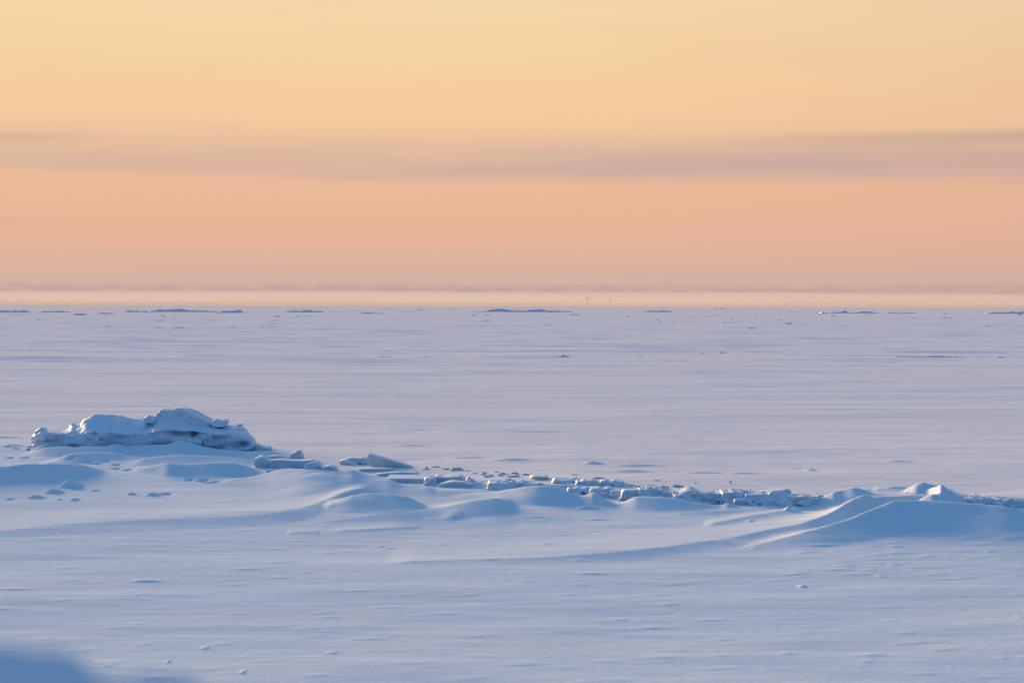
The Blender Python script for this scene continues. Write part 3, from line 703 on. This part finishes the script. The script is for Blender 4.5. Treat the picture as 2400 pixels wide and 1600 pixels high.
block('dark-footed ice face right of the pale rounded block', [(1100, 1133), (1125, 1131), (1150, 1135), (1152, 1158), (1100, 1158)], 31.6, .5, 'ice', .010, .003, .0, .8)
block('white crumbled ice wall left of the two snow humps', B(1146, 1228, 1132, 1158, 3, 2), 31.2, .6, 'frost', .02, .022)
block('flat ice plate lying alone behind the two snow humps', B(1249, 1282, 1116.5, 1122, 4, .7), 31.9, .4, 'ice', .006)
block('blocky ice ridge just behind the taller snow hump', B(1300, 1352, 1123, 1136, 5, 2), 31.3, .4, 'frost', .012, .014)
block('flat-topped ice slab right behind the smaller snow hump', B(1353, 1408, 1127, 1139, 6, 1.5), 31.0, .4, 'ice', .012, .010)
block('rough broken ice plates stacked beyond the gap right of the humps', B(1408, 1460, 1128, 1140, 7, 2.5), 30.9, .4, 'frost', .012, .014)
block('crumbled greyish ice in the dip between the two snow humps', B(1332, 1385, 1144, 1168, 8, 2), 30.5, .5, 'frost', .018, .018, .1, .5)
block('grey-green ice face peering over the smaller snow hump', B(1384, 1436, 1145, 1168, 9, 2), 30.3, .5, 'frost', .014, .012)
block('even-topped ice slab right of the smaller snow hump', B(1432, 1474, 1150, 1170, 10, 1), 30.1, .5, 'frost', .012, .010)
block('leaning pale ice block with a bright left edge behind the wavy drift', [(1456, 1166), (1458, 1152), (1464, 1148), (1500, 1148), (1502, 1156), (1496, 1172), (1448, 1172)], 29.7, .3, 'frost', .008)
block('crumbled frosty ice heap right of the leaning pale block', B(1498, 1556, 1147, 1174, 12, 2), 29.7, .5, 'frost', .018, .020)
block('flat blue ice face right of the crumbled frosty heap', B(1553, 1594, 1154, 1176, 13, .7), 29.6, .5, 'ice', .006)
block('tall rubbly ice heap topped by a thin flat plate', [(1578, 1170), (1586, 1160), (1600, 1154), (1612, 1148), (1622, 1147), (1632, 1151), (1636, 1186), (1578, 1184)], 29.3, .5, 'frost', .018, .022, .1, .4)
block('thin flat ice plate sticking out above the tall rubbly heap', [(1578, 1149), (1600, 1146.5), (1622, 1145), (1640, 1150), (1640, 1153), (1580, 1152)], 30.2, .5, 'ice', .004)
block('broad blue ice wall section behind the little snow peak', B(1632, 1700, 1156, 1190, 16, 2), 29.2, .5, 'ice', .016, .010, .1, .4)
block('rounded ice wall section left of the dark hollow', B(1694, 1748, 1153, 1190, 17, 2), 29.1, .5, 'frost', .018, .010)
block('low ice block with a dark hollow under it', B(1722, 1756, 1170, 1192, 18, 1), 28.8, .25, 'ice', .012, .006, -.3, 1.0)
block('pitted white ice wall section below the thin lying plate', B(1750, 1848, 1159, 1194, 19, 2), 28.8, .5, 'frost', .018, .024)
block('last ice wall section before the peaked drift', B(1845, 1924, 1162, 1194, 20, 2), 28.8, .5, 'frost', .016, .014, .1, .4)
block('thin wedge-shaped ice plate lying on the flat ice beyond the wall', [(1765, 1154), (1800, 1151), (1845, 1147), (1856, 1151), (1855, 1157), (1800, 1158)], 29.3, .35, 'ice', .004)
block('dark flat ice ledge emerging right of the peaked hummock', B(2236, 2290, 1162, 1176, 23, 1), 29.8, .6, 'ice', .006)
block('low bluish ice wall at the right edge of the view', B(2270, 2440, 1170, 1204, 24, 2), 28.9, .6, 'ice', .014, .010)
block('lumpy snow-dusted ice strip on top of the right-edge wall', B(2285, 2420, 1165, 1172, 25, 1.4), 29.6, .5, 'frost', .014, .014)

# ---- small ice chunks: five shapes, copied one by one
def chunk_mesh(seed):
    r = random.Random(seed)
    V = []; Fc = []
    pts = []
    n = 7
    for i in range(n):
        a = 2 * math.pi * i / n; k = r.uniform(.7, 1.1); pts.append((.5 * k * math.cos(a), .32 * k * math.sin(a) + .18))
    prism(V, Fc, pts, -.3, .3, r.uniform(-.2, .2))
    v, nn, f = fuse(V, Fc, .06)
    v = weather(v, nn, .06, .05, seed, 2.5)
    o = mesh_from('ice_chunk', v, f, MAT['frost'])
    return o
PROTO = [chunk_mesh(60 + i) for i in range(5)]
first = [True] * 5
crnd = random.Random(4)
def chunk(px, py, w_px, h_px, label, group, flat=1.0, wander=0.0):
    k = crnd.randrange(5)
    o = PROTO[k] if first[k] else PROTO[k].copy()
    if not first[k]: C.objects.link(o)
    first[k] = False
    g = ice_at(px, py); s = g.y / F_PX
    o.location = (g.x, g.y, g.z - .02 * s * h_px)
    w = w_px * s * crnd.uniform(.7, 1.5); h = h_px * s * crnd.uniform(.5, 1.0)
    o.scale = (w, max(w * .8, h), h / .5)
    o.rotation_euler = (0, 0, crnd.uniform(-.7, .7))
    tag(o, label, 'ice chunk', group)
cl1 = ('small ice chunk strewn on the flat ice just behind the crack', 'small ice chunks strewn behind the crack')
for px, py, w, h in [(1000, 1098, 10, 6), (998, 1100, 26, 3), (1022, 1094, 26, 3), (1045, 1099, 16, 4), (1070, 1100, 22, 6), (1083, 1102, 8, 6), (1060, 1103, 14, 5), (1097, 1103, 10, 3), (1112, 1109, 12, 3), (1135, 1108, 10, 4), (1132, 1112, 16, 4), (1150, 1115, 12, 6), (1140, 1117, 18, 4), (1163, 1106, 7, 4),
                     (1178, 1110, 14, 5), (1172, 1114, 16, 4), (1190, 1112, 14, 4), (1205, 1109, 16, 6), (1212, 1112, 10, 4), (1206, 1117, 22, 4), (1190, 1118, 14, 3), (1230, 1112, 16, 3), (1262, 1113, 20, 3), (1279, 1115, 6, 3), (1245, 1119, 8, 4), (1236, 1129, 40, 4), (1190, 1134, 20, 4), (1224, 1128, 16, 5), (1265, 1134, 24, 4), (1124, 1136, 14, 4),
                     (1404, 1121, 22, 6), (1416, 1121, 10, 2), (1345, 1112, 16, 2), (1447, 1126, 12, 7), (1455, 1130, 12, 6), (1360, 1142, 22, 4), (1372, 1140, 12, 5), (1483, 1136, 14, 3), (1495, 1140, 10, 3), (1530, 1142, 30, 5), (1552, 1142, 24, 6), (1565, 1143, 6, 4), (1585, 1140, 17, 7), (1600, 1140, 8, 3), (1526, 1138, 16, 3), (1540, 1126, 14, 2), (1510, 1150, 20, 4), (1570, 1150, 16, 3),
                     (1712, 1132, 5, 7), (1661, 1156, 8, 3), (1630, 1132, 6, 3), (1880, 1160, 10, 4), (1757, 1148, 14, 3), (1908, 1164, 8, 4), (2298, 1165, 12, 4), (2278, 1166, 20, 3), (2330, 1168, 24, 3), (2390, 1169, 20, 4), (2360, 1170, 12, 3), (1332, 1148, 10, 4), (1418, 1146, 14, 4), (1660, 1158, 12, 5), (1735, 1155, 12, 4), (1800, 1163, 14, 5), (1826, 1164, 10, 5), (1870, 1166, 14, 4), (1486, 1150, 12, 4)]:
    chunk(px, py, w, h, *cl1)
cl2 = ('small ice chunk half sunk in snow at the left end of the mound', 'ice chunks by the mound')
for px, py, w, h in [(72, 1048, 16, 7), (92, 1044, 20, 8), (66, 1054, 14, 6), (82, 1057, 20, 5), (18, 1048, 20, 4), (36, 1051, 14, 3)]:
    chunk(px, py, w, h, *cl2)
cl3 = ('tiny dark ice chunk far out on the flat ice', 'far ice chunks dotting the frozen sea')
far_pts = [(377, 752, 10, 3), (409, 749, 5, 2), (382, 741, 8, 3), (405, 740, 6, 2), (650, 742, 10, 3), (700, 742, 9, 2), (187, 738, 22, 5), (245, 735, 26, 4), (545, 766, 8, 2), (616, 766, 8, 2), (640, 765, 14, 2), (1110, 740, 10, 4), (982, 727, 8, 3), (1118, 735, 8, 2), (1340, 738, 9, 3), (1280, 762, 10, 2),
           (1470, 742, 8, 3), (1540, 749, 8, 3), (1581, 755, 7, 3), (1548, 755, 5, 2), (1698, 757, 8, 3), (1711, 756, 6, 3), (1715, 748, 6, 2), (1760, 770, 10, 3), (1848, 759, 14, 4), (1680, 727, 8, 4), (1623, 730, 7, 2), (1951, 740, 8, 3), (1772, 737, 6, 2), (1620, 745, 8, 2), (1890, 762, 8, 2), (2316, 764, 10, 2), (2390, 738, 12, 4), (2214, 736, 8, 3), (1500, 838, 14, 3), (2345, 838, 12, 3),
           (902, 836, 14, 4), (1000, 836, 12, 3), (535, 834, 10, 3), (1690, 826, 12, 3), (1645, 828, 8, 2), (2290, 838, 8, 2), (252, 765, 8, 2), (370, 768, 10, 2), (420, 768, 18, 3)]
r2 = random.Random(12)
for i in range(70): far_pts.append((r2.uniform(-60, 2460), 724 + 30 * r2.random() ** 1.6, r2.uniform(8, 24), r2.uniform(.8, 1.8)))
for px, py, w, h in far_pts: chunk(px, py, w * 1.3, h * .75, *cl3)

# ---- pressure ridges far out and the hummocks between
def far_ridge(label, px0, px1, base_row, h_px, seed, name='pressure_ridge', cat='ice ridge', peaks=None):
    h_px = h_px * .8
    g = gnd((px0 + px1) / 2, base_row); s = g.y / F_PX
    r = random.Random(seed); x0 = (px0 - 1200) * s; x1 = (px1 - 1200) * s
    V = []; Fc = []
    for layer in range(3):
        n = max(10, int((px1 - px0) / 4)); y = g.y + layer * h_px * s * .7
        top = []
        for i in range(n + 1):
            q = i / n
            if peaks: hh = float(np.interp(q, [p[0] for p in peaks], [p[1] for p in peaks]))
            else: hh = (0.30 + 0.55 * abs(math.sin(q * math.pi * 1.0 + seed)) * abs(math.sin(q * 7.3 + seed * 1.7)) + .3 * r.random()) * min(1, q * 9, (1 - q) * 9)
            hh = max(.04, hh * (1 if layer else .55) + r.uniform(-.22, .20) * (hh > .08))
            top.append((x0 + (x1 - x0) * q + r.uniform(-.4, .4) * s, hh * h_px * s))
        out = [(x1, -.3 * s)] + [(x0, -.3 * s)] + top
        prism(V, Fc, out, y, y + h_px * s * 2.2, .5)
    me = bpy.data.meshes.new(name); me.from_pydata(V, [], Fc); me.materials.append(MAT['far'])
    bm = bmesh.new(); bm.from_mesh(me); bmesh.ops.recalc_face_normals(bm, faces=bm.faces); bmesh.ops.triangulate(bm, faces=bm.faces); bm.to_mesh(me); bm.free()
    o = bpy.data.objects.new(name, me); C.objects.link(o)
    return tag(o, label, cat, 'pressure ridges near the horizon')
far_ridge('blue ridge of piled ice near the horizon at the left edge', -60, 72, 732, 7, 1)
far_ridge('thin low ridge of ice just right of the one at the left edge', 92, 162, 732, 5, 2)
far_ridge('longest and tallest ridge of piled ice near the horizon, left of centre', 352, 505, 731, 9, 3, peaks=[(0, .1), (.06, .45), (.13, .9), (.2, .5), (.3, .75), (.42, .9), (.55, .7), (.6, .35), (.75, .5), (.85, .4), (1, .1)])
far_ridge('faint low ridge of ice just left of the tallest ridge', 292, 345, 731, 5, 4)
far_ridge('short lumpy ice ridge just right of the tallest ridge', 512, 570, 733, 8, 5)
far_ridge('low flat ice ridge midway between the left ridges and the centre', 668, 762, 732, 6, 6)
far_ridge('faint ice ridge right of the midway ridge, left of the centre', 840, 900, 735, 4, 7)
far_ridge('smooth double-humped ice ridge at the centre of the horizon', 1100, 1345, 731, 9, 8, peaks=[(0, .06), (.15, .2), (.2, .6), (.28, .95), (.34, .8), (.42, .3), (.5, .25), (.6, .8), (.68, .75), (.76, .4), (.85, .35), (1, .08)])
far_ridge('low broken ice ridge right of the two thin channel markers', 1505, 1580, 731, 5, 9)
far_ridge('low ice ridge with one sharp peak at right', 1925, 2060, 734, 9, 10, peaks=[(0, .2), (.1, .25), (.3, .3), (.4, 1.0), (.47, .4), (.6, .25), (.75, .6), (.88, .4), (1, .08)])
far_ridge('faint trailing ice ridge right of the sharp peaked one', 2075, 2150, 734, 3, 11)
far_ridge('bluish ice ridge near the horizon at the right edge', 2310, 2470, 735, 7, 12)
far_ridge('low pointed ice hummock alone on the flat ice at centre', 1270, 1338, 837, 7, 13, 'ice_hummock', 'ice hummock', peaks=[(0, .08), (.3, .35), (.45, .4), (.62, .7), (.72, 1.0), (.82, .7), (1, .06)])
far_ridge('long low bluish ice hummock alone on the flat ice at right', 2085, 2260, 837, 6, 14, 'ice_hummock', 'ice hummock', peaks=[(0, .06), (.15, .35), (.4, .3), (.6, .7), (.72, .6), (.85, .3), (1, .05)])
far_ridge('very low flat ice hummock left of the lone pointed one', 860, 1025, 838, 5, 15, 'ice_hummock', 'ice hummock', peaks=[(0, .06), (.15, .45), (.25, .7), (.4, .3), (.7, .3), (.85, .45), (1, .05)])

# ---- two channel markers on the horizon
def marker(label, px, top_row, mid_row, lean):
    y = 2000.0
    t = at(px, top_row, y); mrow = at(px, mid_row, y)
    root = bpy.data.objects.new('channel_marker', None); C.objects.link(root); root.location = (t.x, y, 0)
    tag(root, label, 'marker', 'channel markers on the horizon')
    def lathe(name, prof, n=14):
        V = []; Fc = []
        for r_, z in prof:
            for i in range(n):
                a = 2 * math.pi * i / n; V.append((r_ * math.cos(a) + lean * z, r_ * math.sin(a), z))
        for k in range(len(prof) - 1):
            for i in range(n): j = (i + 1) % n; Fc.append([k * n + i, k * n + j, (k + 1) * n + j, (k + 1) * n + i])
        Fc.append(list(range(n))[::-1]); Fc.append([(len(prof) - 1) * n + i for i in range(n)])
        me = bpy.data.meshes.new(name); me.from_pydata(V, [], Fc); me.materials.append(MAT['paint'])
        o = bpy.data.objects.new(name, me); C.objects.link(o); o.parent = root
    lathe('post', [(.07, -.5), (.06, mrow.z)])
    lathe('widened_top', [(.10, mrow.z), (.28, mrow.z + .8), (.32, (t.z + mrow.z) / 2), (.22, t.z - .5), (.08, t.z)])  # invented wide top over a thin post mimics a foot lost in haze
marker('left, shorter of two thin dark channel markers on the horizon', 1376, 692, 706, 0.0)
marker('right, taller of two thin dark channel markers on the horizon', 1429, 693, 709, .02)

# ---- thin frosty haze lying on the ice
bm = bmesh.new(); bmesh.ops.create_cube(bm, size=1.0)
for v_ in bm.verts: v_.co = Vector((v_.co.x * 32000, v_.co.y * 32000, 8.0 + v_.co.z * 18.0))
me = bpy.data.meshes.new('haze'); bm.to_mesh(me); bm.free()
hz = bpy.data.objects.new('haze', me); C.objects.link(hz); hz['kind'] = 'stuff'
m_ = bpy.data.materials.new('haze_air'); m_.use_nodes = True; t_ = m_.node_tree; t_.nodes.clear()
pv = t_.nodes.new('ShaderNodeVolumePrincipled'); pv.inputs['Density'].default_value = 0.00009; pv.inputs['Color'].default_value = (0.60, 0.57, 0.60, 1); pv.inputs['Anisotropy'].default_value = 0.0
mo = t_.nodes.new('ShaderNodeOutputMaterial'); t_.links.new(pv.outputs[0], mo.inputs['Volume']); me.materials.append(m_)
